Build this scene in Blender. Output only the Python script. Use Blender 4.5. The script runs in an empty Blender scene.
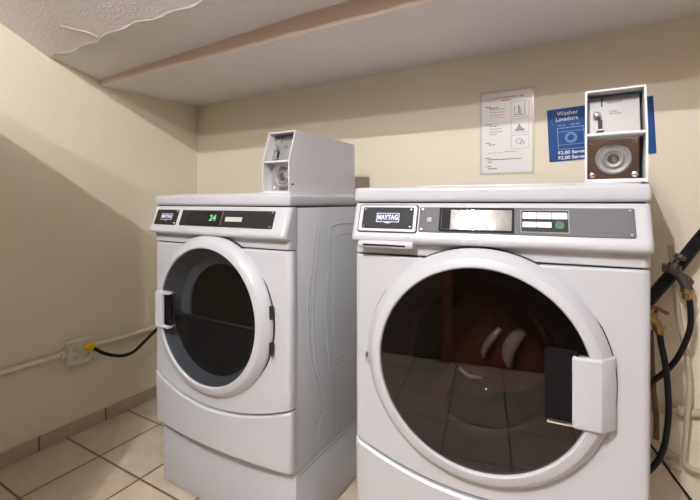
import bpy, bmesh, math, random
from mathutils import Matrix, Vector
random.seed(7)
scene = bpy.context.scene
COL = scene.collection

# ------------------------------------------------------------------ camera
F = 404.0
YAW = math.atan(232.0 / F)
CAMZ = 1.149
cam = bpy.data.cameras.new('camera')
cam.sensor_width = 36.0
cam.lens = 36.0 * F / 700.0
cam.shift_y = -48.5 / 700.0
cam.clip_start = 0.02
cam_o = bpy.data.objects.new('camera', cam)
cam_o.location = (0, 0, CAMZ)
cam_o.rotation_euler = (math.radians(90), 0, YAW)
COL.objects.link(cam_o)
scene.camera = cam_o

# ------------------------------------------------------------------ world, lamps, exposure
w = bpy.data.worlds.new('world')
scene.world = w
w.use_nodes = True
w.node_tree.nodes['Background'].inputs[0].default_value = (0.8, 0.8, 0.82, 1)
w.node_tree.nodes['Background'].inputs[1].default_value = 0.2


def lamp(name, loc, power, radius, color=(0.97, 0.985, 1.0)):
    l = bpy.data.lights.new(name, 'POINT')
    l.energy = power
    l.shadow_soft_size = radius
    l.color = color
    o = bpy.data.objects.new(name, l)
    o.location = loc
    COL.objects.link(o)
    return o


lamp('ceiling_lamp_light', (-0.35, -0.76, 2.31), 24, 0.014)
lamp('ceiling_lamp_light', (-0.35, -0.93, 2.62), 72, 0.014)

scene.view_settings.view_transform = 'Standard'
scene.view_settings.look = 'None'
scene.view_settings.gamma = 1.0
scene.view_settings.exposure = 0.98
scene.view_settings.use_curve_mapping = False
scene.cycles.use_denoising = True
scene.cycles.max_bounces = 10
scene.cycles.transparent_max_bounces = 12

# ------------------------------------------------------------------ materials
MATS = {}


def pmat(name, color, rough=0.5, metal=0.0, coat=0.0, bump=None, var=None, emit=None, spec=0.5):
    m = bpy.data.materials.new(name)
    m.use_nodes = True
    nt = m.node_tree
    b = nt.nodes['Principled BSDF']
    b.inputs['Base Color'].default_value = (*color, 1)
    b.inputs['Roughness'].default_value = rough
    b.inputs['Metallic'].default_value = metal
    b.inputs['Coat Weight'].default_value = coat
    b.inputs['Specular IOR Level'].default_value = spec
    if emit:
        b.inputs['Emission Color'].default_value = (*emit[0], 1)
        b.inputs['Emission Strength'].default_value = emit[1]
    geo = None
    if bump or var:
        geo = nt.nodes.new('ShaderNodeTexCoord')
    if var:                                     # (scale, colour2, amount)
        n = nt.nodes.new('ShaderNodeTexNoise')
        n.inputs['Scale'].default_value = var[0]
        n.inputs['Detail'].default_value = 6
        nt.links.new(geo.outputs['Object'], n.inputs['Vector'])
        r = nt.nodes.new('ShaderNodeMapRange')
        r.inputs['From Min'].default_value = 0.35
        r.inputs['From Max'].default_value = 0.7
        r.inputs['To Max'].default_value = var[2]
        nt.links.new(n.outputs['Fac'], r.inputs['Value'])
        mx = nt.nodes.new('ShaderNodeMix')
        mx.data_type = 'RGBA'
        mx.inputs['A'].default_value = (*color, 1)
        mx.inputs['B'].default_value = (*var[1], 1)
        nt.links.new(r.outputs['Result'], mx.inputs['Factor'])
        nt.links.new(mx.outputs['Result'], b.inputs['Base Color'])
    if bump:                                    # (scale, distance, detail)
        n = nt.nodes.new('ShaderNodeTexNoise')
        n.inputs['Scale'].default_value = bump[0]
        n.inputs['Detail'].default_value = bump[2]
        nt.links.new(geo.outputs['Object'], n.inputs['Vector'])
        bp = nt.nodes.new('ShaderNodeBump')
        bp.inputs['Distance'].default_value = bump[1]
        bp.inputs['Strength'].default_value = 1.0
        nt.links.new(n.outputs['Fac'], bp.inputs['Height'])
        nt.links.new(bp.outputs['Normal'], b.inputs['Normal'])
    MATS[name] = m
    return m


def glass_mat(name, tint, rough=0.02, ior=1.5):
    m = bpy.data.materials.new(name)
    m.use_nodes = True
    nt = m.node_tree
    for n in list(nt.nodes):
        nt.nodes.remove(n)
    out = nt.nodes.new('ShaderNodeOutputMaterial')
    tr = nt.nodes.new('ShaderNodeBsdfTransparent')
    tr.inputs[0].default_value = (*tint, 1)
    gl = nt.nodes.new('ShaderNodeBsdfGlossy')
    gl.inputs['Roughness'].default_value = rough
    fr = nt.nodes.new('ShaderNodeFresnel')
    fr.inputs['IOR'].default_value = ior
    # both faces of the pane reflect like glass seen from the air side
    geo = nt.nodes.new('ShaderNodeNewGeometry')
    mi = nt.nodes.new('ShaderNodeMapRange')
    mi.inputs['To Min'].default_value = ior
    mi.inputs['To Max'].default_value = 1.0 / ior
    nt.links.new(geo.outputs['Backfacing'], mi.inputs['Value'])
    nt.links.new(mi.outputs[0], fr.inputs['IOR'])
    mx = nt.nodes.new('ShaderNodeMixShader')
    nt.links.new(fr.outputs[0], mx.inputs[0])
    nt.links.new(tr.outputs[0], mx.inputs[1])
    nt.links.new(gl.outputs[0], mx.inputs[2])
    nt.links.new(mx.outputs[0], out.inputs[0])
    MATS[name] = m
    return m


def tile_mat(name, cell, ox, oy, grout, c1, c2, gcol, axes='XY'):
    """square tiles on world grid lines x = ox + k*cell, y = oy + k*cell"""
    m = pmat(name, c1, 0.38)
    nt = m.node_tree
    b = nt.nodes['Principled BSDF']
    N, L = nt.nodes.new, nt.links.new
    geo = N('ShaderNodeNewGeometry')
    sep = N('ShaderNodeSeparateXYZ')
    L(geo.outputs['Position'], sep.inputs[0])

    def math_(op, a, b2=None):
        n = N('ShaderNodeMath')
        n.operation = op
        for i, v in enumerate((a, b2)):
            if v is None:
                continue
            if isinstance(v, (int, float)):
                n.inputs[i].default_value = v
            else:
                L(v, n.inputs[i])
        return n.outputs[0]
    dists, cells = [], []
    for ax, o in zip(axes, (ox, oy)):
        t = math_('DIVIDE', math_('SUBTRACT', sep.outputs[ax], o), cell)
        cells.append(math_('FLOOR', t))
        fr = math_('FRACT', t)
        dists.append(math_('MINIMUM', fr, math_('SUBTRACT', 1.0, fr)))
    d = dists[0] if len(dists) == 1 else math_('MINIMUM', dists[0], dists[1])
    mask = N('ShaderNodeMapRange')
    mask.inputs['From Min'].default_value = grout / cell * 0.35
    mask.inputs['From Max'].default_value = grout / cell * 0.65
    L(d, mask.inputs['Value'])
    comb = N('ShaderNodeCombineXYZ')
    for i, c in enumerate(cells):
        L(c, comb.inputs[i])
    wn = N('ShaderNodeTexWhiteNoise')
    wn.noise_dimensions = '3D'
    L(comb.outputs[0], wn.inputs['Vector'])
    nz = N('ShaderNodeTexNoise')
    nz.inputs['Scale'].default_value = 9
    nz.inputs['Detail'].default_value = 8
    nz.inputs['Roughness'].default_value = 0.65
    add = N('ShaderNodeVectorMath')
    add.operation = 'ADD'
    L(geo.outputs['Position'], add.inputs[0])
    L(wn.outputs['Color'], add.inputs[1])
    L(add.outputs[0], nz.inputs['Vector'])
    f = math_('ADD', math_('MULTIPLY', math_('SUBTRACT', nz.outputs['Fac'], 0.5), 2.0),
              math_('MULTIPLY', wn.outputs['Value'], 0.35))
    f = math_('ADD', f, 0.3)
    mx = N('ShaderNodeMix')
    mx.data_type = 'RGBA'
    mx.inputs['A'].default_value = (*c1, 1)
    mx.inputs['B'].default_value = (*c2, 1)
    L(f, mx.inputs['Factor'])
    mg = N('ShaderNodeMix')
    mg.data_type = 'RGBA'
    mg.inputs['A'].default_value = (*gcol, 1)
    L(mask.outputs[0], mg.inputs['Factor'])
    L(mx.outputs['Result'], mg.inputs['B'])
    L(mg.outputs['Result'], b.inputs['Base Color'])
    bp = N('ShaderNodeBump')
    bp.inputs['Distance'].default_value = 0.0015
    h = math_('ADD', mask.outputs[0], math_('MULTIPLY', nz.outputs['Fac'], 0.15))
    L(h, bp.inputs['Height'])
    L(bp.outputs['Normal'], b.inputs['Normal'])
    return m


WALL = pmat('cream_wall_paint', (0.78, 0.72, 0.59), 0.62, bump=(40, 0.0009, 4), var=(2.2, (0.74, 0.675, 0.535), 0.5))
WALL2 = pmat('dark_taupe_paint', (0.24, 0.20, 0.17), 0.7)  # unseen walls kept dark to cut bounced light
POP = pmat('stippled_ceiling_paint', (0.80, 0.76, 0.77), 0.9, bump=(110, 0.004, 3), var=(3, (0.71, 0.67, 0.67), 0.6))
SMOOTH = pmat('smooth_ceiling_paint', (0.76, 0.735, 0.73), 0.7, bump=(14, 0.002, 3))
PEACH = pmat('peach_fascia_paint', (0.56, 0.44, 0.38), 0.7, bump=(18, 0.002, 3), var=(2.5, (0.55, 0.49, 0.44), 0.8))
FLAKE = pmat('bare_plaster', (0.68, 0.645, 0.64), 0.9)
TILE = tile_mat('beige_floor_tile', 0.30, -1.589, 1.018, 0.009, (0.50, 0.42, 0.32), (0.68, 0.60, 0.49), (0.17, 0.12, 0.08))
BASET = tile_mat('baseboard_tile', 0.30, 0, 1.018, 0.006, (0.42, 0.34, 0.25), (0.58, 0.50, 0.40), (0.10, 0.07, 0.045), axes='Y')
BASEX = tile_mat('baseboard_tile_back', 0.30, -1.589, 0, 0.006, (0.42, 0.34, 0.25), (0.58, 0.50, 0.40), (0.10, 0.07, 0.045), axes='X')
WHITE = pmat('white_enamel', (0.525, 0.54, 0.58), 0.28, coat=0.3)
PLAST = pmat('white_plastic', (0.53, 0.54, 0.575), 0.33, coat=0.15)
CASE = pmat('grey_white_sheet_metal', (0.55, 0.58, 0.62), 0.38)
BOXW = pmat('white_powder_coat', (0.66, 0.67, 0.70), 0.45, bump=(260, 0.0008, 2))
POCKET = pmat('matt_black_pocket', (0.006, 0.006, 0.007), 0.55, spec=.15)
GAP = pmat('dark_gap_fill', (0.02, 0.02, 0.022), 0.6)  # near-black fill standing in for the shade inside gaps
BLACK = pmat('black_plastic', (0.013, 0.013, 0.014), 0.22)
BLACKM = pmat('black_satin_panel', (0.017, 0.018, 0.018), 0.35)
GREY = pmat('grey_brushed_panel', (0.135, 0.14, 0.15), 0.55, metal=0.0, spec=.15, bump=(300, 0.0004, 2))
GREYD = pmat('dark_grey_badge', (0.04, 0.042, 0.048), 0.6, spec=.1)
SILVER = pmat('silver_trim', (0.62, 0.62, 0.64), 0.25, metal=1.0)
STEEL = pmat('brushed_steel', (0.30, 0.295, 0.29), 0.5, metal=0.45, bump=(150, 0.0003, 2))
CHROME = pmat('polished_chrome', (0.78, 0.76, 0.74), 0.09, metal=1.0)
CONE = pmat('charcoal_door_lining', (0.36, 0.37, 0.38), 0.3)
NAVYP = pmat('dark_navy_plastic', (0.016, 0.022, 0.034), 0.3)
STREAK = pmat('highlight_streak', (0.88, 0.85, 0.82), 0.15, metal=0.1)  # near-white so the streaks carry the highlight in their colour
DRUM = pmat('dark_steel_drum', (0.10, 0.10, 0.105), 0.35, metal=0.8, bump=(90, 0.002, 1))
DRUMD = pmat('dark_rubber_bellows', (0.03, 0.027, 0.026), 0.4)  # one even near-black colour for the washer door lining
COPPER = pmat('copper_toned_baffle', (0.30, 0.10, 0.07), 0.35, metal=0.1)
GLASS = glass_mat('smoked_door_glass', (0.60, 0.57, 0.56), 0.0, ior=1.5)
GLASSD = glass_mat('tinted_dryer_glass', (0.62, 0.64, 0.66), 0.0)
GLASS2 = glass_mat('inner_glass_bowl', (0.95, 0.92, 0.91), 0.03, ior=1.5)
GLASS3 = glass_mat('dark_inner_pane', (0.45, 0.46, 0.48), 0.03, ior=1.4)
CLEAR = glass_mat('clear_display_window', (0.8, 0.8, 0.8), 0.06)
NAVY = pmat('navy_print', (0.02, 0.035, 0.16), 0.4)
WPRINT = pmat('white_print', (0.85, 0.85, 0.87), 0.5)
GREENL = pmat('green_led_digits', (0.02, 0.1, 0.02), 0.5, emit=((0.30, 0.85, 0.36), 0.45))
GREENB = pmat('green_start_button', (0.08, 0.17, 0.09), 0.5, spec=.2)
LITBTN = pmat('white_glow_button', (0.86, 0.87, 0.87), 0.4, emit=((1, 1, 1), 0.12))  # weak emission brightens the white buttons
GREYP = pmat('grey_print', (0.30, 0.30, 0.31), 0.6)
DARKP = pmat('dark_print', (0.05, 0.05, 0.055), 0.6)
REDP = pmat('red_print', (0.62, 0.24, 0.18), 0.6)
PAPER = pmat('laminated_paper', (0.74, 0.75, 0.745), 0.3, coat=0.5)
LAMI = pmat('laminate_margin', (0.62, 0.60, 0.53), 0.15, coat=0.6)
BLUE = pmat('blue_sign_face', (0.008, 0.075, 0.27), 0.5, var=(14, (0.006, 0.05, 0.2), 0.7), spec=0.2)
LBLUE = pmat('pale_blue_print', (0.22, 0.38, 0.62), 0.5)
CONDUIT = pmat('painted_conduit', (0.72, 0.66, 0.55), 0.5, bump=(40, 0.002, 2))
PIPE = pmat('painted_pipe', (0.60, 0.52, 0.40), 0.55, bump=(30, 0.004, 3), var=(8, (0.46, 0.38, 0.27), 0.7))
OUTLET = pmat('ivory_outlet', (0.72, 0.68, 0.59), 0.45, var=(30, (0.5, 0.45, 0.36), 0.5))
YELLOW = pmat('yellow_plug', (0.78, 0.55, 0.02), 0.4)
RUBBER = pmat('black_rubber', (0.008, 0.008, 0.009), 0.45, spec=.3)
RUBBERB = pmat('blue_black_rubber', (0.012, 0.017, 0.027), 0.45, spec=.3)
BRASS = pmat('aged_brass', (0.50, 0.33, 0.12), 0.35, metal=0.9, var=(60, (0.20, 0.16, 0.06), 0.8))
BRONZE = pmat('grimy_bronze', (0.11, 0.10, 0.085), 0.45, metal=0.6, bump=(60, 0.002, 2))
REDB = pmat('red_brown_handle', (0.30, 0.10, 0.055), 0.5)
RUST = pmat('rusty_brown_pipe', (0.22, 0.13, 0.075), 0.7, bump=(50, 0.004, 3), var=(30, (0.08, 0.05, 0.03), 0.8))
WOOD = pmat('brown_door_paint', (0.10, 0.06, 0.04), 0.4)
WOODF = pmat('reddish_door_frame', (0.50, 0.25, 0.17), 0.4)
WIRE = pmat('grey_wire', (0.5, 0.48, 0.42), 0.5)


# ------------------------------------------------------------------ mesh helpers
def build(name, bm, mat, parent=None, smooth=35, mats=None, label=None):
    me = bpy.data.meshes.new(name)
    bmesh.ops.recalc_face_normals(bm, faces=bm.faces)
    bm.to_mesh(me)
    bm.free()
    for m in (mats or [mat]):
        me.materials.append(m)
    if smooth:
        me.shade_smooth()
        me.set_sharp_from_angle(angle=math.radians(smooth))
    o = bpy.data.objects.new(name, me)
    COL.objects.link(o)
    if parent:
        o.parent = parent
    if label:
        o['label'] = label
    return o


def box(bm, x0, x1, y0, y1, z0, z1, bev=0.0, seg=2, M=None):
    r = bmesh.ops.create_cube(bm, size=1.0)
    vs = r['verts']
    for v in vs:
        v.co = Vector((x0 + (v.co.x + .5) * (x1 - x0), y0 + (v.co.y + .5) * (y1 - y0), z0 + (v.co.z + .5) * (z1 - z0)))
    if bev:
        es = list({e for v in vs for e in v.link_edges})
        g = bmesh.ops.bevel(bm, geom=es, offset=bev, segments=seg, affect='EDGES', profile=0.5)
        vs = list({v for f in g['faces'] for v in f.verts} | {v for v in vs if v.is_valid})
    if M:
        for v in vs:
            v.co = M @ v.co
    return vs


def lathe(bm, prof, M=None, seg=48, close=False):
    """prof: [(radius, height)] turned about local z"""
    rings = []
    for r, h in prof:
        if r < 1e-6:
            rings.append([bm.verts.new((0, 0, h))])
        else:
            rings.append([bm.verts.new((r * math.cos(2 * math.pi * i / seg), r * math.sin(2 * math.pi * i / seg), h)) for i in range(seg)])
    pairs = list(zip(rings[:-1], rings[1:]))
    if close:
        pairs.append((rings[-1], rings[0]))
    for a, b in pairs:
        for i in range(seg):
            j = (i + 1) % seg
            if len(a) == 1 and len(b) == 1:
                continue
            if len(a) == 1:
                bm.faces.new((a[0], b[j], b[i]))
            elif len(b) == 1:
                bm.faces.new((a[i], a[j], b[0]))
            else:
                bm.faces.new((a[i], a[j], b[j], b[i]))
    if M:
        for r in rings:
            for v in r:
                v.co = M @ v.co


def smooth_path(pts, n=8):
    P = [Vector(p) for p in pts]
    P = [P[0] * 2 - P[1]] + P + [P[-1] * 2 - P[-2]]
    out = []
    for i in range(1, len(P) - 2):
        for k in range(n):
            t = k / n
            a, b, c, d = P[i - 1], P[i], P[i + 1], P[i + 2]
            out.append(0.5 * ((2 * b) + (c - a) * t + (2 * a - 5 * b + 4 * c - d) * t * t + (3 * b - a - 3 * c + d) * t ** 3))
    out.append(P[-2])
    return out


def tube(bm, pts, r, seg=14, n=8, curve=True):
    P = smooth_path(pts, n) if curve else [Vector(p) for p in pts]
    rings = []
    up = None
    for i, p in enumerate(P):
        t = (P[min(i + 1, len(P) - 1)] - P[max(i - 1, 0)]).normalized()
        if up is None:
            up = Vector((0, 0, 1)) if abs(t.z) < 0.9 else Vector((1, 0, 0))
        a = (up - t * up.dot(t)).normalized()
        up = a
        b = t.cross(a)
        rr = r(i / (len(P) - 1)) if callable(r) else r
        rings.append([bm.verts.new(p + a * rr * math.cos(2 * math.pi * k / seg) + b * rr * math.sin(2 * math.pi * k / seg)) for k in range(seg)])
    for a, b in zip(rings[:-1], rings[1:]):
        for i in range(seg):
            j = (i + 1) % seg
            bm.faces.new((a[i], a[j], b[j], b[i]))
    bm.faces.new(list(reversed(rings[0])))
    bm.faces.new(rings[-1])


def prism(bm, poly, t0, t1, M=None):
    """polygon in local xy, extruded along z"""
    a = [bm.verts.new((x, y, t0)) for x, y in poly]
    b = [bm.verts.new((x, y, t1)) for x, y in poly]
    bm.faces.new(list(reversed(a)))
    bm.faces.new(b)
    n = len(poly)
    for i in range(n):
        j = (i + 1) % n
        bm.faces.new((a[i], a[j], b[j], b[i]))
    if M:
        for v in a + b:
            v.co = M @ v.co


def rrect(x0, x1, y0, y1, r, seg=5):
    out = []
    for cx, cy, a0 in ((x1 - r, y1 - r, 0), (x0 + r, y1 - r, 90), (x0 + r, y0 + r, 180), (x1 - r, y0 + r, 270)):
        for k in range(seg + 1):
            a = math.radians(a0 + 90 * k / seg)
            out.append((cx + r * math.cos(a), cy + r * math.sin(a)))
    return out


def frame_poly(bm, outer, inner, t0, t1, M=None):
    """ring between two loops with the same vertex count, extruded along z"""
    L = [[bm.verts.new((x, y, t)) for x, y in loop] for loop in (outer, inner) for t in (t0, t1)]
    n = len(outer)
    for i in range(n):
        j = (i + 1) % n
        for A, B in ((L[0], L[1]), (L[1], L[3]), (L[3], L[2]), (L[2], L[0])):
            bm.faces.new((A[i], A[j], B[j], B[i]))
    if M:
        for l in L:
            for v in l:
                v.co = M @ v.co


def text_obj(name, s, size, mat, parent, M, depth=0.0006, sx=1.0, align='CENTER', bold=0.0, label=None):
    cu = bpy.data.curves.new(name, 'FONT')
    cu.body = s
    cu.size = size
    cu.extrude = depth / 2
    cu.offset = bold
    cu.align_x = align
    cu.align_y = 'CENTER'
    tmp = bpy.data.objects.new('tmp_text', cu)
    COL.objects.link(tmp)
    dg = bpy.context.evaluated_depsgraph_get()
    me = bpy.data.meshes.new_from_object(tmp.evaluated_get(dg))
    bpy.data.objects.remove(tmp)
    me.transform(M @ Matrix.Diagonal((sx, 1, 1, 1)))
    me.name = name
    me.materials.clear()
    me.materials.append(mat)
    o = bpy.data.objects.new(name, me)
    COL.objects.link(o)
    o.parent = parent
    if label:
        o['label'] = label
    return o


def empty(name, loc, rz, label, cat, group=None):
    o = bpy.data.objects.new(name, None)
    o.empty_display_size = 0.1
    COL.objects.link(o)
    o.location = loc
    o.rotation_euler = (0, 0, rz)
    o['label'] = label
    o['category'] = cat
    if group:
        o['group'] = group
    return o


def tag(o, label, cat, group=None):
    o['label'] = label
    o['category'] = cat
    if group:
        o['group'] = group
    return o


def structure(name, bm, mat, mats=None, smooth=0):
    o = build(name, bm, mat, mats=mats, smooth=smooth)
    o['kind'] = 'structure'
    return o


T = Matrix.Translation
RX = lambda d: Matrix.Rotation(math.radians(d), 4, 'X')
RY = lambda d: Matrix.Rotation(math.radians(d), 4, 'Y')
RZ = lambda d: Matrix.Rotation(math.radians(d), 4, 'Z')
FRONT = RX(90)                                   # local xy faces -Y

# ------------------------------------------------------------------ room
XL, XR, YB, YF = -2.178, 1.35, 1.79, -1.0
bm = bmesh.new()
box(bm, XL - .1, XR + .1, YF - .1, YB + .1, -0.08, 0)
structure('floor', bm, TILE)
bm = bmesh.new()
box(bm, XL - .1, XL, YF - .1, YB + .1, 0, 2.95)
structure('wall_left', bm, WALL)
bm = bmesh.new()
box(bm, XL, XR, YB, YB + .1, 0, 2.2)
structure('wall_back', bm, WALL)
bm = bmesh.new()
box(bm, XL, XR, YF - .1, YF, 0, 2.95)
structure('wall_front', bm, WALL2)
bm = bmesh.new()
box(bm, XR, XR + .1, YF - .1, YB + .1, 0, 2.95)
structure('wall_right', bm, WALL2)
# added unseen blocker left of the camera; casts the slanted wall shadow
bm = bmesh.new()
box(bm, XL, -1.20, 0.14, 0.25, 0, 1.77)
box(bm, XL, -1.19, 0.13, 0.266, 1.77, 1.79, 0.003)
structure('shadow_blocker', bm, WALL)

# ceiling: stair-like slope, short flatter run, fascia, low soffit
bm = bmesh.new()
prof = [(YF, 2.833), (0.946, 1.825), (1.163, 1.778), (1.173, 1.811), (1.176, 1.750), (YB, 1.765)]
NX = 150
cols = []
for i in range(NX + 1):
    x = XL + (XR - XL) * i / NX
    j = random.uniform(-.006, .006) + .006 * math.sin(x * 9) + .004 * math.sin(x * 31)
    j -= .0115 * min(1.6, (x - XL) / 1.05)
    y1 = 0.946 + j
    z1 = 1.825 - 0.518 * j
    rise = 0.030 + 0.040 * min(1, max(0, (x - XL) / 1.3))     # step up behind the fascia grows to the right
    cols.append([(YF, 2.833), (y1, z1), (y1 + .004, z1 + .006), (1.170, 1.750 + rise), (1.1735, 1.750), (YB, 1.768 + 0.006 * (x - XL))])
grid = [[bm.verts.new((XL + (XR - XL) * i / NX, y, z)) for y, z in c] for i, c in enumerate(cols)]
midx = [0, 1, 1, 2, 1]
for i in range(NX):
    for k in range(5):
        f = bm.faces.new((grid[i][k], grid[i + 1][k], grid[i + 1][k + 1], grid[i][k + 1]))
        f.material_index = midx[k]
# upper skin gives the ceiling its thickness
top = [[bm.verts.new((x, YF, 3.0)), bm.verts.new((x, YB, 3.0))] for x in (XL, XR)]
bm.faces.new((top[0][0], top[1][0], top[1][1], top[0][1]))
structure('ceiling', bm, POP, mats=[POP, SMOOTH, PEACH])


def slope_z(y):
    return 1.825 - 0.518 * (y - 0.946)


# torn paint lip along the edge of the stippled slope, and one peeled crack
bm = bmesh.new()
prev = None
for i in range(260):
    x = XL + 0.10 + (XR - XL - 0.1) * i / 259
    wd = 0.0005 + 0.009 * abs(math.sin(i * 0.9) * math.sin(i * 0.23 + 1)) * random.uniform(.4, 1) + random.uniform(0, .002)
    yc = 0.944 - .0115 * min(1.6, (x - XL) / 1.05) + .006 * math.sin(x * 9) + .004 * math.sin(x * 31)
    ring = []
    for dy, dz in ((-wd, 0.0008), (0.001, -0.0012 - wd * .15), (0.005, 0.002), (0, 0.006)):
        ring.append(bm.verts.new((x, yc + dy, slope_z(yc + dy) + dz)))
    if prev:
        for k in range(4):
            bm.faces.new((prev[k], prev[(k + 1) % 4], ring[(k + 1) % 4], ring[k]))
    prev = ring
structure('trim_1', bm, FLAKE)

bm = bmesh.new()
box(bm, XL, XL + .011, 0.266, YB, 0, 0.064, 0.002)
structure('baseboard_left', bm, BASET)
bm = bmesh.new()
box(bm, XL + .011, XR, YB - .011, YB, 0, 0.064, 0.002)
structure('baseboard_back', bm, BASEX)

# door behind the camera, mirrored faintly in the door glass
bm = bmesh.new()
box(bm, -0.42, 0.48, YF, YF + .035, 0.005, 2.03, 0.003)
d = structure('door_1', bm, WOOD)
bm = bmesh.new()
box(bm, -0.50, -0.42, YF, YF + .05, 0, 2.11, 0.004)
box(bm, 0.48, 0.56, YF, YF + .05, 0, 2.11, 0.004)
box(bm, -0.42, 0.48, YF, YF + .05, 2.03, 2.11, 0.004)
build('door_frame', bm, WOODF, d)
bm = bmesh.new()
lathe(bm, [(0, 0), (.026, 0), (.026, .006), (.010, .010), (.010, .04), (.026, .05), (.028, .062), (.018, .075), (0, .078)], T((0.41, YF + .035, 1.0)) @ RX(-90), 24)
build('door_knob', bm, SILVER, d)

# crack of lifted paint in the stippled ceiling
bm = bmesh.new()


def slope_pt(px, py):
    l = (px - 350) / F
    s_, c_ = math.sin(YAW), math.cos(YAW)
    rx, ry, rz = -s_ + c_ * l, c_ + s_ * l, (201.5 - py) / F
    t = (1.825 + 0.518 * 0.946 - CAMZ) / (rz + 0.518 * ry)
    return Vector((rx * t, ry * t, CAMZ + rz * t - 0.0015))


cpts = [(-1.998, 0.886, 1.8546), (-1.955, 0.872, 1.8618), (-1.905, 0.880, 1.8577), (-1.868, 0.879, 1.8582), (-1.842, 0.896, 1.8494), (-1.828, 0.914, 1.8401)]
cpts = [slope_pt(*p) for p in ((60, 25.5), (68, 27), (76, 29.5), (84, 31), (92, 34), (98, 37))]
tube(bm, cpts, 0.0017, 6)
o = structure('trim_2', bm, FLAKE)

# ------------------------------------------------------------------ laundry machine
W = 0.686
HW = W / 2
HX = HW + 0.002
D = 0.66


def corner(x, r):
    d_ = HX - abs(x)
    if d_ >= r:
        return 0.0
    return r - math.sqrt(max(0, r * r - (r - d_) ** 2))


XS = sorted({round(v, 5) for v in
             [-HX, HX] + [s * (HX - .018 + .018 * math.sin(math.radians(a))) for a in (0, 15, 30, 45, 58, 70, 80, 87) for s in (-1, 1)]
             + [i / 20 * (HW - .022) for i in range(-20, 21)]})


def front_sheet(bm, rows, bow, rc=0.018, back=0.0):
    """rows: (z or function of x, distance out from the cabinet front)"""
    g = []
    full = [(rows[0][0], None)] + list(rows) + [(rows[-1][0], None)]
    for zf, off in full:
        line = []
        for x in XS:
            z = zf(x) if callable(zf) else zf
            if off is None:
                y = back
            else:
                y = -(off + bow * (1 - (x / HW) ** 2)) + corner(x, rc)
                y = min(y, back - 0.0005)
            line.append(bm.verts.new((x, y, z)))
        g.append(line)
    n = len(XS)
    for a, b in zip(g[:-1], g[1:]):
        for i in range(n - 1):
            bm.faces.new((a[i], a[i + 1], b[i + 1], b[i]))
    # ends and back
    bm.faces.new([r[0] for r in g])
    bm.faces.new([r[-1] for r in reversed(g)])
    for i in range(n - 1):
        bm.faces.new((g[0][i + 1], g[0][i], g[-1][i], g[-1][i + 1]))


def cut(o, cutter_bm):
    me = bpy.data.meshes.new('cutter')
    bmesh.ops.recalc_face_normals(cutter_bm, faces=cutter_bm.faces)
    cutter_bm.to_mesh(me)
    cutter_bm.free()
    c = bpy.data.objects.new('cutter', me)
    c.parent = o.parent
    COL.objects.link(c)
    m = o.modifiers.new('cut', 'BOOLEAN')
    m.operation = 'DIFFERENCE'
    m.object = c
    m.solver = 'EXACT'
    dg = bpy.context.evaluated_depsgraph_get()
    bpy.context.view_layer.update()
    dg = bpy.context.evaluated_depsgraph_get()
    new = bpy.data.meshes.new_from_object(o.evaluated_get(dg))
    o.modifiers.clear()
    o.data = new
    bpy.data.objects.remove(c)
    return o


def screw(parent, M, r=0.0036, name='screw'):
    bm = bmesh.new()
    lathe(bm, [(0, .0022), (r * .55, .0022), (r, .001), (r, -0.001)], M, 14)
    build(name, bm, SILVER, parent)


SL_T = (0.030, 0.874)
SL_B = (0.060, 0.792)
TILT = math.degrees(math.atan((SL_B[0] - SL_T[0]) / (SL_T[1] - SL_B[1])))
RD = 0.287


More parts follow.
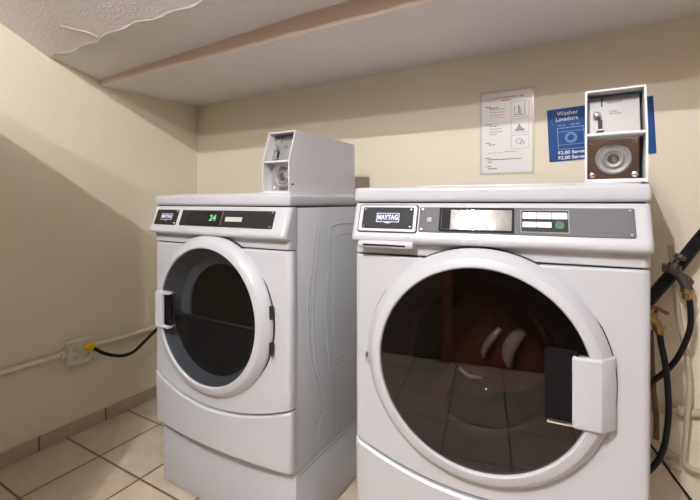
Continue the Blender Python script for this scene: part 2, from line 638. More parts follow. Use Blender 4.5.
def machine(loc, rz, hb, kind, label, category, name, D=0.66):
    root = empty(name, loc, rz, label, category)
    DOORZ = 0.486 if kind == 'dryer' else 0.479
    seam = lambda x: hb + 0.155 + 0.062 * (x / HW) ** 2
    # ---- pedestal
    bm = bmesh.new()
    box(bm, -HW + .002, HW - .002, 0.003, D, 0.008, hb - 0.012, 0.003)
    box(bm, -HW, HW, 0, D, hb - .014, hb - .002, 0.003)
    for sx in (-1, 1):
        for yy in (.05, D - .05):
            lathe(bm, [(0, 0), (.02, 0), (.02, .006), (.008, .008), (.008, .02)], T((sx * (HW - .05), yy, 0)), 16)
    build('pedestal', bm, WHITE, root)
    # ---- cabinet: sides, back, floor, open to the front
    bm = bmesh.new()
    z0, z1 = hb, hb + .873
    box(bm, -HW, -HW + .006, 0.0, D, z0, z1, 0.0015)
    box(bm, HW - .006, HW, 0.0, D, z0, z1, 0.0015)
    box(bm, -HW + .006, HW - .006, D - .006, D, z0, z1)
    box(bm, -HW + .006, HW - .006, 0.0, D - .006, z0, z0 + .006)
    # stamped ribs on both sides
    for sx in (-1, 1):
        X = sx * (HW - .0058)
        zz = hb - 0.255
        for path in ([(.118, 1.066), (.098, .94), (.069, .812), (.073, .70), (.087, .601), (.143, .439)],
                     [(.143, 1.065), (.118, .94), (.098, .812), (.100, .70), (.113, .601), (.168, .439)],
                     [(.62, 1.061), (.40, 1.063), (.235, 1.060), (.212, 1.03), (.196, .90), (.185, .785), (.19, .66), (.20, .575), (.235, .512), (.40, .530), (.62, .545)],
                     [(.62, 1.02), (.40, 1.022), (.27, 1.020), (.242, .99), (.235, .90), (.228, .785), (.232, .66), (.24, .62), (.27, .56), (.40, .57), (.62, .58)]):
            tube(bm, [(X, y, z + zz) for y, z in path], 0.0070, 14, 6)
        ring = [(X, .170 + .042 * math.cos(a), .325 + zz + .055 * math.sin(a)) for a in [2 * math.pi * k / 20 for k in range(21)]]
        tube(bm, ring, 0.0066, 14, 3)
    build('cabinet', bm, CASE if kind == 'dryer' else WHITE, root)
    # ---- lid
    bm = bmesh.new()
    box(bm, -HW - .002, HW + .002, -0.036, D + .002, hb + .879, hb + .918, 0.010, 4)
    build('lid', bm, WHITE, root)
    bm = bmesh.new()
    box(bm, -HW + (.10 if kind == 'dryer' else .165), HW - .012, -0.012, D - .03, hb + .916, hb + .923, 0.003, 3)
    build('lid_plateau', bm, WHITE, root)
    # ---- console
    bm = bmesh.new()
    rows = [(hb + .737, .030), (hb + .739, .0335), (hb + .766, .0345), (hb + .7695, .040), (hb + .7715, .055), (hb + .775, .0605), (hb + .781, .0628),
            (hb + .788, .0618), (hb + SL_B[1], SL_B[0]), (hb + SL_T[1], SL_T[0]), (hb + .8755, .026)]
    front_sheet(bm, rows, 0.0)
    cons = build('console', bm, PLAST, root, smooth=50)
    cz = hb + (SL_T[1] + SL_B[1]) / 2
    S = T((0, -(SL_T[0] + SL_B[0]) / 2, cz)) @ RX(90 - TILT)    # local frame of the sloped face
    # ---- front panel with its round opening, and the lower panel
    bm = bmesh.new()
    front_sheet(bm, [(lambda x: seam(x) + .004, .026), (lambda x: seam(x) + .007, .030), (hb + .728, .030), (hb + .733, .026)], 0.022)
    fp = build('front_panel', bm, PLAST, root, smooth=0)
    cb = bmesh.new()
    lathe(cb, [(0, -.2), (.236, -.2), (.236, .2), (0, .2)], T((-.003 if kind == 'dryer' else -.009, 0, hb + DOORZ)) @ RX(90), 72)
    cut(fp, cb)
    fp.data.shade_smooth()
    fp.data.set_sharp_from_angle(angle=math.radians(35))
    bm = bmesh.new()
    front_sheet(bm, [(hb + .013, .024), (hb + .017, .029), (lambda x: seam(x) - .006, .034), (lambda x: seam(x) - .001, .029)], 0.026)
    build('lower_panel', bm, PLAST, root, smooth=40)
    # dark backing put in for the shade inside the seams
    for a in ((.012, -.014, -.003, .008, .09), (.012, -.020, .02, .725, .745), (.008, -.024, .02, .868, .882)):
        bm = bmesh.new()
        box(bm, -HW + a[0], HW - a[0], a[1], a[2], hb + a[3], hb + a[4])
        build('seam_backing', bm, GAP, root)
    # ---- door assembly
    DX = -0.003 if kind == 'dryer' else -0.009
    DC = T((DX, 0, hb + DOORZ)) @ RX(90)                          # local z points out of the door
    bm = bmesh.new()
    lathe(bm, [(RD + .003, .022), (RD + .003, .040), (RD - .01, .046), (RD - .03, .046), (RD - .03, .022)], DC, 96, close=True)  # dark ring painting the shaded gap around the door
    build('door_gap_ring', bm, GAP, root)
    bm = bmesh.new()
    lathe(bm, [(RD - .001, .036), (RD, .050), (RD - .002, .054), (RD - .020, .077), (RD - .023, .079), (RD - .041, .0825), (RD - .044, .0805),
               (RD - .0455, .074), (RD - .0455, .056), (RD - .03, .048), (RD - .02, .041)], DC, 128, close=True)
    door = build('door', bm, PLAST, root, smooth=40)
    R2 = RD - .0460
    bm = bmesh.new()
    lathe(bm, [(0, .0755), (R2, .0755), (R2, .0725), (0, .0725)], DC, 96)
    build('door_glass', bm, GLASSD if kind == 'dryer' else GLASS, door, smooth=20)
    bm = bmesh.new()
    if kind == 'dryer':
        lathe(bm, [(R2 - .001, .070), (R2 - .020, .034), (R2 - .030, .008), (R2 - .046, .000), (R2 - .064, -.004), (R2 - .064, -.012), (R2 - .036, -.006), (R2 - .016, .03), (R2 - .001, .06)], DC, 96, close=True)
        build('door_lining', bm, CONE, door)
        # silver bar across the dryer door, put in for a bright line
        bm = bmesh.new()
        box(bm, DX - .217, DX + .217, -.046, -.020, hb + DOORZ - .023, hb + DOORZ - .015, 0.003, 3)
        build('door_crossbar', bm, SILVER, door)
        bm = bmesh.new()
        arc = [(.219 * math.cos(math.radians(a)), .219 * math.sin(math.radians(a))) for a in range(186, 355, 4)]
        prism(bm, [(-.218, -.021)] + arc + [(.218, -.021)], .030, .035, DC)
        build('lower_door_pane', bm, NAVYP, door)
    else:
        lathe(bm, [(R2 - .001, .070), (R2 - .02, .050), (R2 - .035, .01), (R2 - .06, -.01), (R2 - .06, -.02), (R2 - .03, .0), (R2 - .012, .045), (R2 - .001, .062)], DC, 96, close=True)
        build('door_lining', bm, DRUMD, door)
    bm = bmesh.new()
    RB = R2 - .062
    lathe(bm, [(RB, -.012), (RB * .93, -.06), (RB * .82, -.10), (RB * .6, -.125), (RB * .3, -.135), (0, -.137)], DC, 72)
    build('glass_bowl', bm, GLASS3 if kind == 'dryer' else GLASS2, door)
    # drum
    bm = bmesh.new()
    lathe(bm, [(.190, -.03), (.255, -.05), (.27, -.08), (.27, -.50), (.25, -.53), (0, -.53), (0, -.536), (.256, -.536), (.276, -.50), (.276, -.07), (.26, -.044), (.190, -.024)], DC, 72)
    build('drum', bm, DRUM, root)
    for k in range(3):
        a = math.radians(100 + 120 * k)
        bm = bmesh.new()
        M = T((0, 0, hb + DOORZ)) @ RY(math.degrees(a)) @ T((0, .08, 0))
        prism(bm, [(-.035, .268), (.035, .268), (.012, .205), (-.012, .205)], 0, .38, T((0, 0, hb + DOORZ)) @ RY(math.degrees(a)) @ T((0, .10, 0)) @ Matrix(((1, 0, 0, 0), (0, 0, 1, 0), (0, 1, 0, 0), (0, 0, 0, 1))))
        build('drum_baffle', bm, COPPER if kind == 'washer' else DRUM, root)
    if kind == 'washer':
        # added pale streaks behind the bowl, imitating highlights in the glass
        for path, rr in (([(.028, .165, .035), (.004, .155, .005), (-.014, .158, -.030), (-.018, .165, -.055)], .011),
                         ([(.088, .175, .030), (.066, .160, .008), (.050, .158, -.030), (.052, .165, -.070)], .020),
                         ([(-.088, .165, -.098), (-.062, .158, -.114), (-.022, .160, -.116)], .006)):
            bm = bmesh.new()
            tube(bm, [(x, y, hb + DOORZ + z) for x, y, z in path], lambda t, q=rr: q * (.35 + .65 * math.sin(math.pi * min(1, t * .8 + .15))), 16, 10)
            build('bowl_highlight', bm, STREAK, root)
        bm = bmesh.new()
        lathe(bm, [(0, -.19), (.05, -.195), (.10, -.21), (.16, -.24), (.165, -.25), (.10, -.225), (0, -.21)], T((.02, 0, hb + DOORZ - .02)) @ RX(90), 48)
        build('red_brown_cone', bm, COPPER, root)  # cone added to give a red-brown tinge inside the door
    # ---- handle (left on the dryer, right on the washer)
    s = -1 if kind == 'dryer' else 1
    if kind == 'dryer':
        za, zb = hb + .420, hb + .555
    else:
        za, zb = hb + .392, hb + .545
    bm = bmesh.new()
    if kind == 'dryer':
        poly = [(-.248, -.067), (-.176, -.067), (-.174, -.060), (-.212, -.058), (-.214, -.050), (-.214, .050), (-.212, .058), (-.178, .060), (-.180, .067), (-.248, .067), (-.252, .062), (-.252, -.062)]
        prism(bm, poly, .060, .092, DC @ T((0, (za + zb) / 2 - hb - DOORZ, 0)))
    else:
        # plate that follows the ring: flat over the glass side, folding down along the chamfer
        secs = [(.200, .070), (.200, .0875), (.204, .0900), (.251, .0900), (.256, .088), (.2835, .058), (.2835, .046)]
        yh = (zb - za) / 2
        yc = (za + zb) / 2 - hb - DOORZ
        a = []
        for yy in (-yh, -yh + .004, yh - .004, yh):
            e = 0 if abs(yy) < yh - .001 else .003
            a.append([bm.verts.new(DC @ Vector((x + (e if x < .21 else 0), yc + yy, z - (e if z > .08 else 0)))) for x, z in secs])
        for p, q in zip(a[:-1], a[1:]):
            for i in range(len(secs) - 1):
                bm.faces.new((p[i], p[i + 1], q[i + 1], q[i]))
        bm.faces.new(a[0])
        bm.faces.new(list(reversed(a[-1])))
        for p, q in zip(a[:-1], a[1:]):
            bm.faces.new((p[-1], p[0], q[0], q[-1]))
    h = build('door_handle', bm, PLAST, door, smooth=30)
    # black finger pocket beside the handle, standing in the glass
    bm = bmesh.new()
    if kind == 'dryer':
        p0, p1, q0, q1 = -.214, -.178, (za - hb - DOORZ) + .006, (zb - hb - DOORZ) - .006
    else:
        p0, p1, q0, q1 = .146, .212, (za - hb - DOORZ) + .004, (zb - hb - DOORZ) + .012
    frame_poly(bm, rrect(p0, p1, q0, q1, .010), rrect(p0 + .006, p1 - .004, q0 + .006, q1 - .006, .006), .0757, .0815, DC)
    prism(bm, rrect(p0 + .003, p1 - .003, q0 + .003, q1 - .003, .007), .0757, .0775, DC)
    build('handle_pocket', bm, POCKET, door)
    if kind == 'washer':
        bm = bmesh.new()
        box(bm, DX + p0 + .004, DX + p1, -.086, -.078, hb + DOORZ + q0 - .003, hb + DOORZ + q0 + .005, .002)
        build('pocket_rim', bm, CHROME, door)
        bm = bmesh.new()
        box(bm, DX - RD - .010, DX - RD + .004, -.048, -.034, hb + DOORZ - .035, hb + DOORZ - .012, .002)
        box(bm, DX - RD - .008, DX - RD + .002, -.049, -.045, hb + DOORZ - .028, hb + DOORZ - .022, .001)
        build('hinge', bm, SILVER, door)
    else:
        for dz in (.048, -.070):
            bm = bmesh.new()
            box(bm, RD - .010, RD + .002, -.056, -.044, hb + DOORZ + dz - .022, hb + DOORZ + dz + .022, .002)
            build('hinge', bm, BLACK, door)
    # ---- console fittings
    hh = 0.030
    if kind == 'dryer':
        bm = bmesh.new()
        prism(bm, rrect(-HW + .028, -HW + .156, -hh, hh, .004), 0, .003, S)
        bd = build('badge_plate', bm, BLACKM, cons)
        bc, bw, bh = -HW + .094, .033, .0125
        bm = bmesh.new()
        prism(bm, rrect(-HW + .178, -HW + .632, -hh, hh, .004), 0, .003, S)
        pn = build('control_panel', bm, BLACKM, cons)
        bm = bmesh.new()
        prism(bm, rrect(-HW + .222, -HW + .385, -.026, .024, .003), .002, .0045, S)
        ds = build('display', bm, BLACK, pn)
        text_obj('digits', '24', .030, GREENL, ds, S @ T((-HW + .352, 0, .0048)), sx=1.1, bold=.0008, label='green glowing digits')
        bm = bmesh.new()
        prism(bm, rrect(-HW + .396, -HW + .399, -.026, .026, .001), .002, .0045, S)
        build('divider', bm, SILVER, pn)
        bm = bmesh.new()
        prism(bm, rrect(-HW + .415, -HW + .494, -.010, .006, .001), .002, .0040, S)
        build('instruction_label', bm, pmat('pale_label', (.55, .55, .52), .5), pn)
        sc = [(-HW + .150, -.024), (-HW + .150, .024), (-HW + .624, -.024), (-HW + .624, .024)]
    else:
        # dispenser drawer front with a finger grip below
        bm = bmesh.new()
        frame_poly(bm, rrect(-HW + .017, -HW + .184, -.0385, .0410, .008), rrect(-HW + .0205, -HW + .1805, -.0350, .0375, .006), -.002, .0006, S)
        build('drawer_gap', bm, GAP, cons)
        bm = bmesh.new()
        prism(bm, rrect(-HW + .0205, -HW + .1805, -.0350, .0375, .006), -.002, .0040, S)
        dr = build('dispenser_drawer', bm, PLAST, cons)
        bm = bmesh.new()
        box(bm, -HW + .024, -HW + .178, -.074, -.034, hb + .757, hb + .7765, .007, 3)
        gp = build('drawer_grip', bm, PLAST, dr)
        bm = bmesh.new()
        box(bm, -HW + .040, -HW + .158, -.0748, -.070, hb + .762, hb + .768, .002)
        build('grip_slot', bm, BLACK, dr)
        bm = bmesh.new()
        prism(bm, rrect(-HW + .031, -HW + .172, -.0275, .031, .003), .003, .0062, S)
        bd = build('badge_plate', bm, GREYD, dr)
        bc, bw, bh = -HW + .103, .032, .0125
        bm = bmesh.new()
        prism(bm, rrect(-HW + .188, -HW + .655, -.033, .033, .003), 0, .003, S)
        pn = build('control_panel', bm, GREY, cons)
        bm = bmesh.new()
        frame_poly(bm, rrect(-HW + .240, -HW + .416, -.030, .031, .003), rrect(-HW + .245, -HW + .411, -.0255, .0265, .002), .002, .0060, S)
        ds = build('display', bm, POCKET, pn)
        bm = bmesh.new()
        prism(bm, rrect(-HW + .244, -HW + .412, -.0265, .0275, .002), .0025, .0045, S)
        build('lcd_panel', bm, pmat('lcd_grey', (.15, .155, .155), .05, bump=(38, .0005, 2)), ds)
        bm = bmesh.new()
        prism(bm, rrect(-HW + .246, -HW + .268, -.0245, .0255, .002), .0045, .0052, S)
        build('display_edge_label', bm, POCKET, ds)
        bm = bmesh.new()
        box(bm, 0, .0115, 0, .0115, 0, .001, 0, M=S @ T((-HW + .2085, -.006, .0027)))
        build('small_mark', bm, pmat('mark_grey', (.36, .37, .38), .5), pn)
        bm = bmesh.new()
        frame_poly(bm, rrect(-HW + .430, -HW + .531, -.0275, .0275, .002), rrect(-HW + .432, -HW + .529, -.0255, .0255, .0015), .0025, .0045, S)
        kp = build('keypad_frame', bm, GREYP, pn)
        bm = bmesh.new()
        prism(bm, rrect(-HW + .432, -HW + .529, -.0255, .0255, .0015), .0025, .0036, S)
        build('keypad', bm, GREYD, pn)
        bx0 = -HW + .4345
        for (a0, a1, c0, c1) in ((0, .0295, .006, .021), (.031, .0605, .006, .021), (.062, .0925, .006, .021),
                                 (0, .0295, -.0145, -.002), (.031, .0605, -.0145, -.002)):
            bm = bmesh.new()
            prism(bm, rrect(bx0 + a0, bx0 + a1, c0, c1, .001, 2), .003, .0046, S)
            bt = build('button', bm, LITBTN, pn)
            bm = bmesh.new()
            mid = (c0 + c1) / 2
            box(bm, bx0 + a0 + .006, bx0 + a1 - .006, mid - .0009, mid + .0009, .0046, .0049, 0, M=S)
            build('button_marking', bm, GREYP, bt)
        bm = bmesh.new()
        prism(bm, rrect(bx0 + .068, bx0 + .086, -.0175, .0005, .006), .003, .0050, S)
        build('start_button', bm, GREENB, pn, label='green start button')
        sc = [(-HW + .196, -.027), (-HW + .196, .027), (-HW + .647, -.027), (-HW + .647, .027)]
        for x, y in ((-HW + .037, -.022), (-HW + .037, .025), (-HW + .166, -.022), (-HW + .166, .025)):
            screw(bd, S @ T((x, y, .0066)), .003)
    for x, y in sc:
        screw(pn, S @ T((x, y, .0038)))
    # maker's badge: silver outline, navy field, letters
    zt = .0034 if kind == 'dryer' else .0066
    bm = bmesh.new()
    prism(bm, rrect(bc - bw, bc + bw, -bh + .002, bh + .002, .001), zt - .002, zt, S)
    prism(bm, [(bc - .010, -bh + .001), (bc + .010, -bh + .001), (bc + .004, -bh - .001), (bc - .004, -bh - .001)], zt - .002, zt - .0001, S)
    bg = build('badge', bm, WPRINT, bd, label='white badge outline')
    bm = bmesh.new()
    prism(bm, rrect(bc - bw + .0014, bc + bw - .0014, -bh + .0034, bh + .0006, .001), zt - .001, zt + .0004, S)
    build('badge_field', bm, NAVY, bg)
    text_obj('badge_letters', 'MAYTAG', .0180, WPRINT, bg, S @ T((bc, .002, zt + .0007)), sx=.80, bold=.0004, label='white letters of the badge')
    return root


dryer = machine((-1.154, 1.057, 0), 0.0, 0.255, 'dryer',
                'left white front-load machine on a pedestal with black control panel and green digits', 'dryer', 'clothes_dryer')
A2 = math.radians(5.66)
ox, oy = -0.5578, 1.0268
washer = machine((ox + math.cos(A2) * HW, oy + math.sin(A2) * HW, 0), A2, 0.269, 'washer',
                 'right large white front-load machine with grey control panel and dark round door', 'washing machine', 'washing_machine', D=0.58)


# ------------------------------------------------------------------ coin boxes
def coin_box(root_loc, rz, label, wd=.120, side_lock=True):
    root = empty('coin_box', root_loc, rz, label, 'coin box', 'coin boxes on the machine lids')
    L_, H1, H2, lean, t = .455, .110, .219, .036, .004
    hw = wd / 2
    side = [(0, 0), (L_, 0), (L_, H2), (lean, H2), (0, H1)]        # (y, z)
    YZ = Matrix(((0, 0, 1, 0), (1, 0, 0, 0), (0, 1, 0, 0), (0, 0, 0, 1)))   # local xy -> y,z ; local z -> x
    bm = bmesh.new()
    prism(bm, side, -hw, -hw + t, YZ)
    prism(bm, side, hw - t, hw, YZ)
    box(bm, -hw + t, hw - t, lean, L_, H2 - t, H2)
    box(bm, -hw + t, hw - t, 0, L_, 0, t + .004)
    box(bm, -hw + t, hw - t, L_ - t, L_, t, H2 - t)
    build('housing', bm, BOXW, root)
    bm = bmesh.new()
    box(bm, -hw + t, hw - t, 0.001, .060, H1 - .003, H1 + .003, .001)
    build('shelf', bm, BOXW, root)
    # upper slide plate, parallel to the leaning front
    ang = math.degrees(math.atan(lean / (H2 - H1)))
    rec = .040
    U = T((0, rec + lean / 2, (H1 + H2) / 2)) @ RX(90 - ang)
    hy = (H2 - H1) / 2 / math.cos(math.radians(ang))
    bm = bmesh.new()
    prism(bm, [(-hw + t, -hy + .003), (hw - t - .006, -hy + .003), (hw - t - .006, hy - .010), (-hw + t, hy - .010)], -.003, 0, U)
    pl = build('slide_plate', bm, STEEL, root)
    bm = bmesh.new()
    box(bm, -.026, -.0235, .020, .045, 0, .0012, 0, M=U)
    build('slot', bm, BLACK, pl)
    bm = bmesh.new()
    box(bm, -.033, -.024, -.040, -.014, 0, .0012, 0, M=U)
    build('lever_slot', bm, BLACK, pl)
    bm = bmesh.new()
    lathe(bm, [(0, .018), (.005, .017), (.008, .012), (.008, .006), (.004, .003), (.004, 0)], U @ T((-.035, -.005, 0)), 20)
    build('knob', bm, CHROME, pl)
    bm = bmesh.new()
    box(bm, -.036, -.021, -.046, -.041, 0, .008, .001, M=U)
    build('coin_lip', bm, STEEL, pl)
    text_obj('engraving', 'SERVICE', .0085, DARKP, pl, U @ T((-.015, .030, .0004)), .0003, align='LEFT')
    text_obj('engraving', 'COIN\nRETURN', .0065, DARKP, pl, U @ T((-.010, .003, .0004)), .0003, align='LEFT')
    # lower polished plate with ringed lock and four screws
    Lm = T((0, rec + .004, H1 / 2 + .002)) @ FRONT
    bm = bmesh.new()
    prism(bm, rrect(-hw + t + .001, hw - t - .008, -H1 / 2 + .008, H1 / 2 - .006, .002), -.003, 0, Lm)
    lp = build('lock_plate', bm, CHROME, root, label='polished square lock plate')
    bm = bmesh.new()
    lathe(bm, [(.036, 0), (.035, .003), (.032, .005), (.028, .004), (.026, .002), (.024, .002), (.022, .006), (.019, .008), (.016, .007),
               (.014, .003), (.012, .003)], Lm @ T((-.003, 0, 0)), 56)
    build('lock_ring', bm, STEEL, lp)
    bm = bmesh.new()
    lathe(bm, [(0, .004), (.003, .0045), (.005, .003), (.009, .005), (.012, .003), (.012, 0)], Lm @ T((-.003, 0, 0)), 32)
    lk = build('lock', bm, BRONZE, lp)
    for x in (-hw + t + .010, hw - t - .017):
        for y in (-H1 / 2 + .017, H1 / 2 - .014):
            screw(lp, Lm @ T((x, y, .001)), .0062)
    if side_lock:
        # cam lock on the right side
        bm = bmesh.new()
        lathe(bm, [(0, .003), (.003, .003), (.004, 0)], T((hw, .018, .030)) @ RY(90), 14)
        build('side_lock', bm, BLACK, root)
    return root


def on_machine(m, x, y, z):
    rz = m.rotation_euler.z
    return (m.location.x + math.cos(rz) * x - math.sin(rz) * y, m.location.y + math.sin(rz) * x + math.cos(rz) * y, z)


coin_box((-0.921, 1.085, 0.255 + .923), 0.0, 'white metal coin box on the left machine, seen from its side')
coin_box((0.0650, 1.078, 0.269 + .923), math.radians(-1.0), 'coin box facing front on the right machine with steel slide plate and round lock', wd=.118, side_lock=False)

# ------------------------------------------------------------------ papers on the back wall
sheet = empty('instruction_sheet', (-0.274, YB, 1.263), 0, 'laminated white instruction sheet on the back wall, left of the blue sign', 'notice')
bm = bmesh.new()
box(bm, -.107, .107, -.0030, -.0004, 0, .354, .0006, 1)
build('laminate', bm, LAMI, sheet)
bm = bmesh.new()
box(bm, -.099, .098, -.0036, -.0028, .008, .344)
pg = build('page', bm, PAPER, sheet)


def strokes(name, parent, mat, segs, wob=.35, yb=-.0039, yf=-.0036):
    bm = bmesh.new()
    for x0, x1, z, th in segs:
        x = x0
        while x < x1 - .001:
            ln = min(random.uniform(.006, .016), x1 - x)
            box(bm, x, x + ln, yb, yf, z - th / 2, z + th / 2)
            x += ln + .0022
    return build(name, bm, mat, parent, smooth=0)


strokes('heading', pg, REDP, [(-.065, .045, .322, .004), (-.020, .018, .309, .006), (.055, .066, .322, .006),
                              (-.066, -.004, .274, .003), (-.066, -.004, .262, .003), (-.066, -.010, .250, .003), (-.066, -.004, .240, .002)])
strokes('text_lines', pg, DARKP, [(-.084, -.060, .287, .003), (-.070, -.030, .281, .0032), (-.084, -.058, .212, .0028), (-.066, -.034, .204, .0025),
                                  (-.066, -.020, .192, .0022), (-.066, -.014, .180, .0022), (-.066, -.036, .170, .0022), (-.084, -.062, .134, .0026), (-.072, -.044, .126, .003),
                                  (-.084, -.062, .070, .003), (-.074, .060, .063, .0034), (-.074, -.056, .053, .003), (-.084, -.062, .034, .003), (-.074, -.036, .025, .0034)])
strokes('warning_line', pg, REDP, [(-.074, -.010, .091, .0022), (-.006, .044, .094, .003)])
bm = bmesh.new()
for z0, z1 in ((.236, .300), (.168, .228), (.104, .160)):
    frame_poly(bm, [(.018, z0), (.088, z0), (.088, z1), (.018, z1)], [(.0195, z0 + .0015), (.0865, z0 + .0015), (.0865, z1 - .0015), (.0195, z1 - .0015)], .0036, .0040, FRONT)
build('picture_frame_lines', bm, GREYP, pg, smooth=0)
bm = bmesh.new()
for a0, a1, b0, b1 in ((.030, .033, .245, .280), (.046, .052, .248, .282), (.055, .058, .245, .272), (.070, .073, .243, .292), (.030, .073, .243, .2455),
                       (.034, .070, .176, .186), (.042, .060, .186, .194), (.046, .054, .194, .205)):
    box(bm, a0, a1, -.0041, -.0036, b0, b1)
for cx, cz_, r in ((.050, .135, .014), (.062, .128, .010)):
    c = [(cx + r * math.cos(k * math.pi / 8), cz_ + r * .8 * math.sin(k * math.pi / 8)) for k in range(16)]
    c2 = [(cx + (r - .003) * math.cos(k * math.pi / 8), cz_ + (r - .003) * .8 * math.sin(k * math.pi / 8)) for k in range(16)]
    frame_poly(bm, c, c2, .0036, .0041, FRONT)
build('drawings', bm, GREYP, pg, smooth=0)

sign = empty('price_sign', (0.054, YB, 1.416), 0, 'blue washer price sign on the back wall behind the coin box', 'sign')
sign.rotation_euler = (0, -math.radians(2.6), 0)
bm = bmesh.new()
box(bm, -.171, .171, -.004, -.0005, -.103, .103, .001, 1)
pan = build('sign_panel', bm, BLUE, sign)
SF = T((0, -.0043, 0)) @ FRONT
text_obj('sign_text', 'Washer', .0225, WPRINT, pan, SF @ T((-.136, .083, 0)), .0005, sx=1.0, align='LEFT')
text_obj('sign_text', 'Lavadora', .0225, WPRINT, pan, SF @ T((-.142, .061, 0)), .0005, sx=.95, align='LEFT')
text_obj('sign_text', '$2.00 Service', .018, WPRINT, pan, SF @ T((-.140, -.071, 0)), .0005, align='LEFT', sx=1.05, bold=.0003)
text_obj('sign_text', '$2.00 Servicio', .018, WPRINT, pan, SF @ T((-.140, -.091, 0)), .0005, align='LEFT', sx=1.05, bold=.0003)
bm = bmesh.new()
frame_poly(bm, [(-.138, -.058), (-.046, -.058), (-.046, .027), (-.138, .027)], [(-.136, -.056), (-.048, -.056), (-.048, .025), (-.136, .025)], -.0002, .0004, SF)
box(bm, -.136, -.048, .0105, .012, 0, .0004, M=SF)
box(bm, -.136, -.048, -.041, -.0395, 0, .0004, M=SF)
for R_, r_ in ((.020, .017), (.014, .012)):
    c = [(-.092 + R_ * math.cos(k * math.pi / 16), -.014 + R_ * math.sin(k * math.pi / 16)) for k in range(32)]
    c2 = [(-.092 + r_ * math.cos(k * math.pi / 16), -.014 + r_ * math.sin(k * math.pi / 16)) for k in range(32)]
    frame_poly(bm, c, c2, -.0002, .0004, SF)
for a0, a1 in ((-.134, -.122), (-.118, -.110), (-.090, -.078), (-.074, -.060)):
    box(bm, a0, a1, .035, .038, 0, .0004, M=SF)
build('washer_pictogram', bm, LBLUE, pan, smooth=0)

# ------------------------------------------------------------------ left wall: conduit, outlet box, plug and cord
bm = bmesh.new()
tube(bm, [(XL + .018, 0.28, .414), (XL + .018, 0.985, .414)], .0125, 18, curve=False)
lathe(bm, [(.0125, 0), (.018, .002), (.018, .024), (.0125, .026)], T((XL + .020, .979, .414)) @ RX(-90), 20)
tag(build('electrical_conduit', bm, CONDUIT), 'cream conduit running along the left wall into the outlet box, nearer run', 'conduit', 'conduits on the left wall')
bm = bmesh.new()
tube(bm, [(XL + .018, 1.137, .414), (XL + .018, 1.775, .414)], .0125, 18, curve=False)
lathe(bm, [(.0125, 0), (.018, .002), (.018, .022), (.0125, .024)], T((XL + .020, 1.119, .414)) @ RX(-90), 20)
tag(build('electrical_conduit', bm, CONDUIT), 'cream conduit leaving the outlet box to disappear behind the left machine', 'conduit', 'conduits on the left wall')

ob = empty('outlet_box', (XL, 1.061, .414), 0, 'ivory four-socket outlet box on the left wall', 'outlet')
bm = bmesh.new()
box(bm, .0005, .048, -.056, .056, -.056, .056, .005, 3)
build('back_box', bm, OUTLET, ob)
bm = bmesh.new()
box(bm, .046, .052, -.058, .058, -.058, .058, .0025, 2)
fpl = build('face_plate', bm, OUTLET, ob)
RXF = RZ(90) @ RX(90)      # local xy -> wall plane facing +X
for yy in (-.026, .026):
    for zz in (-.020, .020):
        bm = bmesh.new()
        lathe(bm, [(0, .0545), (.0145, .0545), (.016, .053), (.016, .051)], T((0, yy, zz)) @ RY(90), 24)
        so = build('socket', bm, OUTLET, fpl)
        bm = bmesh.new()
        for dy in (-.006, .006):
            box(bm, .0540, .0550, yy + dy - .0013, yy + dy + .0013, zz - .001, zz + .008)
        lathe(bm, [(0, .0551), (.0026, .0551), (.0026, .054)], T((0, yy, zz - .007)) @ RY(90), 10)
        build('socket_slots', bm, BLACK, so)
for yy in (-.048, .048):
    for zz in (-.048, .048):
        screw(fpl, T((.0525, yy, zz)) @ RY(90), .0035)
bm = bmesh.new()
lathe(bm, [(0, .06), (.012, .06), (.013, .052)], T((0, -.045, -.060)) @ RY(90), 10)
cord_root = empty('power_cord', (XL + .0565, 1.087, .434), 0, 'black power cord with yellow plug drooping from the outlet box to the left machine', 'cord')
bm.free()
bm = bmesh.new()
lathe(bm, [(0, 0), (.019, 0), (.022, .004), (.022, .020), (.018, .030), (.014, .036), (0, .038)], T((0, 0, 0)) @ RY(90), 24)
box(bm, .004, .024, -.004, .030, -.012, .012, .006, 3)
build('plug', bm, YELLOW, cord_root, label='yellow plug')
bm = bmesh.new()
cp = [(-2.107, 1.098, .430), (-2.100, 1.112, .415), (-2.098, 1.159, .377), (-2.095, 1.236, .341), (-2.09, 1.301, .341), (-2.085, 1.36, .378), (-2.07, 1.44, .440), (-2.02, 1.52, .52), (-1.90, 1.60, .60), (-1.70, 1.70, .64), (-1.55, 1.745, .66)]
tube(bm, [(x - (XL + .0565), y - 1.087, z - .434) for x, y, z in cp], .0085, 12)
build('cord', bm, RUBBER, cord_root)

# ------------------------------------------------------------------ right side: pipes, valves and hoses on the back wall
bm = bmesh.new()
tube(bm, [(-0.25, YB - .022, .395), (.18, YB - .022, .416), (.36, YB - .022, .437), (.9, YB - .022, .452)], .0135, 18, curve=False)
for x, z in ((.285, .4285),):
    lathe(bm, [(.0135, 0), (.018, .001), (.018, .03), (.0135, .031)], T((x - .0, YB - .022, z)) @ RY(90), 18)
tag(build('water_pipe', bm, PIPE), 'upper horizontal painted pipe low on the back wall beside the right machine', 'pipe', 'painted pipes on the back wall')
bm = bmesh.new()
tube(bm, [(.262, YB - .050, 1.0), (.270, YB - .050, .90), (.285, YB - .050, .75), (.306, YB - .052, .62), (.312, YB - .054, .52), (.305, YB - .054, .42), (.300, YB - .052, .33), (.297, YB - .050, .285), (.305, YB - .048, .262), (.33, YB - .046, .252), (.42, YB - .046, .250), (.8, YB - .046, .25)], .0082, 14)
tag(build('water_pipe', bm, PIPE), 'painted pipe dropping down the back wall and bending right in an elbow', 'pipe', 'painted pipes on the back wall')
bm = bmesh.new()
tube(bm, [(-.1, YB - .020, .238), (.15, YB - .020, .245), (.285, YB - .020, .240)], .013, 16, curve=False)
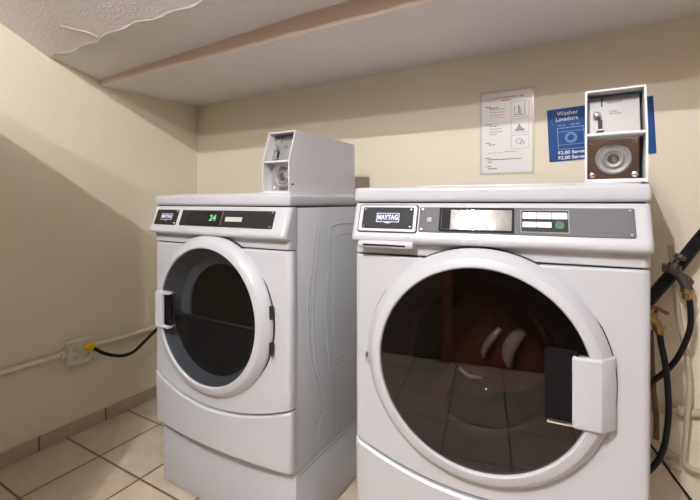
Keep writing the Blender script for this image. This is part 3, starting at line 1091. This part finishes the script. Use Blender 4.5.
lathe(bm, [(0, 0), (.019, 0), (.019, .03), (0, .031)], T((.262, YB - .020, .240)) @ RY(90), 18)
tag(build('water_pipe', bm, PIPE), 'short lower painted pipe with a fitting, near the floor beside the right machine', 'pipe', 'painted pipes on the back wall')

YH = 1.70
bm = bmesh.new()
hp = [(.52, 1.66, 1.30), (.43, 1.68, 1.14), (.36, YH, 1.065), (.332, YH, 1.028), (.300, YH, .975), (.258, YH, .905), (.212, YH, .835), (.165, YH + .004, .76), (.115, YH + .008, .67)]
P = smooth_path(hp, 8)
tube(bm, hp, lambda t: .0195 + .0009 * math.sin(t * 520), 16, 40)
tag(build('drain_hose', bm, RUBBER), 'thick black drain hose slanting up behind the two valves', 'hose')

# upper valve (grimy body, round knob) with brass nut
v = empty('water_valve', (.262, YB, .930), 0, 'upper grimy bronze water valve with a brass nut, right of the machine', 'valve')
o3 = Vector((.262, YB, .930))
loc = lambda p: tuple(Vector(p) - o3)
bm = bmesh.new()
tube(bm, [loc((.252, 1.657, .938)), loc((.262, 1.656, .926)), loc((.272, 1.655, .910)), loc((.285, 1.653, .888)), loc((.292, 1.652, .868))], .0150, 14)
tube(bm, [loc((.305, YB - .001, .890)), loc((.305, 1.70, .890)), loc((.300, 1.665, .890)), loc((.290, 1.653, .890))], .010, 12)
lathe(bm, [(0, .0), (.020, 0), (.022, .010), (.018, .034), (0, .036)], T(loc((.250, 1.655, .915))) @ RY(20), 8)
build('valve_body', bm, BRONZE, v)
bm = bmesh.new()
lathe(bm, [(0, 0), (.006, 0), (.006, .018), (.015, .020), (.017, .026), (.014, .034), (0, .036)], T(loc((.262, 1.656, .946))) @ RY(25), 12)
build('valve_knob', bm, BRONZE, v)
bm = bmesh.new()
box(bm, -.024, -.008, -.008, .008, -.006, .022, .004, 2, M=T(loc((.250, 1.652, .925))))
build('packing_nut', bm, BRONZE, v)
bm = bmesh.new()
lathe(bm, [(0, .0), (.018, 0), (.018, -.014), (.012, -.016), (.012, -.036), (0, -.036)], T(loc((.292, 1.652, .872))) @ RY(6), 6)
build('hose_nut', bm, BRASS, v, label='brass hose nut')

v2 = empty('water_valve', (.205, YB, .775), 0, 'lower brass water valve with a red-brown lever at the right machine edge', 'valve')
o3 = Vector((.205, YB, .775))
bm = bmesh.new()
tube(bm, [loc((.190, 1.654, .790)), loc((.200, 1.655, .768)), loc((.216, 1.658, .745)), loc((.221, 1.660, .728))], .013, 14)
tube(bm, [loc((.212, YB - .001, .738)), loc((.212, 1.70, .738)), loc((.214, 1.67, .742)), loc((.216, 1.658, .748))], .010, 12)
lathe(bm, [(0, .0), (.015, 0), (.016, .014), (0, .016)], T(loc((.203, 1.655, .768))) @ RY(-10), 8)
build('valve_body', bm, BRASS, v2)
bm = bmesh.new()
lathe(bm, [(0, 0), (.005, 0), (.005, .020), (0, .020)], T(loc((.208, 1.662, .775))) @ RY(20), 10)
tube(bm, [loc((.190, 1.655, .800)), loc((.212, 1.650, .800)), loc((.232, 1.648, .790)), loc((.243, 1.648, .786))], .0055, 10)
build('lever', bm, REDB, v2, label='red-brown lever')
bm = bmesh.new()
lathe(bm, [(0, .0), (.018, 0), (.018, -.016), (.012, -.018), (.012, -.024), (0, -.024)], T(loc((.222, 1.663, .735))), 6)
build('hose_nut', bm, BRASS, v2)

bm = bmesh.new()
tube(bm, [(.296, 1.652, .838), (.300, 1.655, .80), (.300, 1.66, .75), (.288, 1.67, .69), (.262, 1.68, .62), (.222, 1.69, .560), (.17, 1.705, .50), (.08, 1.71, .46)], .0085, 14)
tag(build('supply_hose', bm, RUBBER), 'black supply hose curving from the upper valve in behind the right machine', 'hose', 'supply hoses')
bm = bmesh.new()
tube(bm, [(.2225, 1.663, .712), (.226, 1.663, .68), (.236, 1.663, .62), (.243, 1.665, .55), (.246, 1.668, .47), (.243, 1.672, .40), (.232, 1.68, .32), (.205, 1.69, .25), (.16, 1.70, .19), (.08, 1.70, .15)], .0092, 14)
tag(build('supply_hose', bm, RUBBERB), 'blue-black supply hose hanging straight down from the lower valve', 'hose', 'supply hoses')
bm = bmesh.new()
tube(bm, [(.206, 1.735, .70), (.210, 1.735, .60), (.214, 1.735, .50), (.222, 1.735, .41), (.222, 1.735, .33)], .0085, 10)
tag(build('rusty_pipe', bm, RUST), 'thin rusty brown pipe between the machine edge and the hanging hose', 'pipe')
bm = bmesh.new()
tube(bm, [(.05, 1.735, .40), (.16, 1.742, .345), (.215, 1.745, .29), (.27, 1.748, .21), (.32, 1.755, .14), (.36, 1.765, .075), (.40, 1.765, .008), (.5, 1.74, .008)], .0042, 10)
tag(build('thin_cable', bm, RUBBER), 'thin black cable slanting down the wall to the floor', 'cable')
bm = bmesh.new()
tube(bm, [(.10, 1.765, .40), (.20, 1.772, .33), (.26, 1.774, .285), (.292, 1.776, .268)], .0018, 8)
tag(build('thin_wire', bm, WIRE), 'thin grey wire on the wall beside the hanging hose', 'wire')
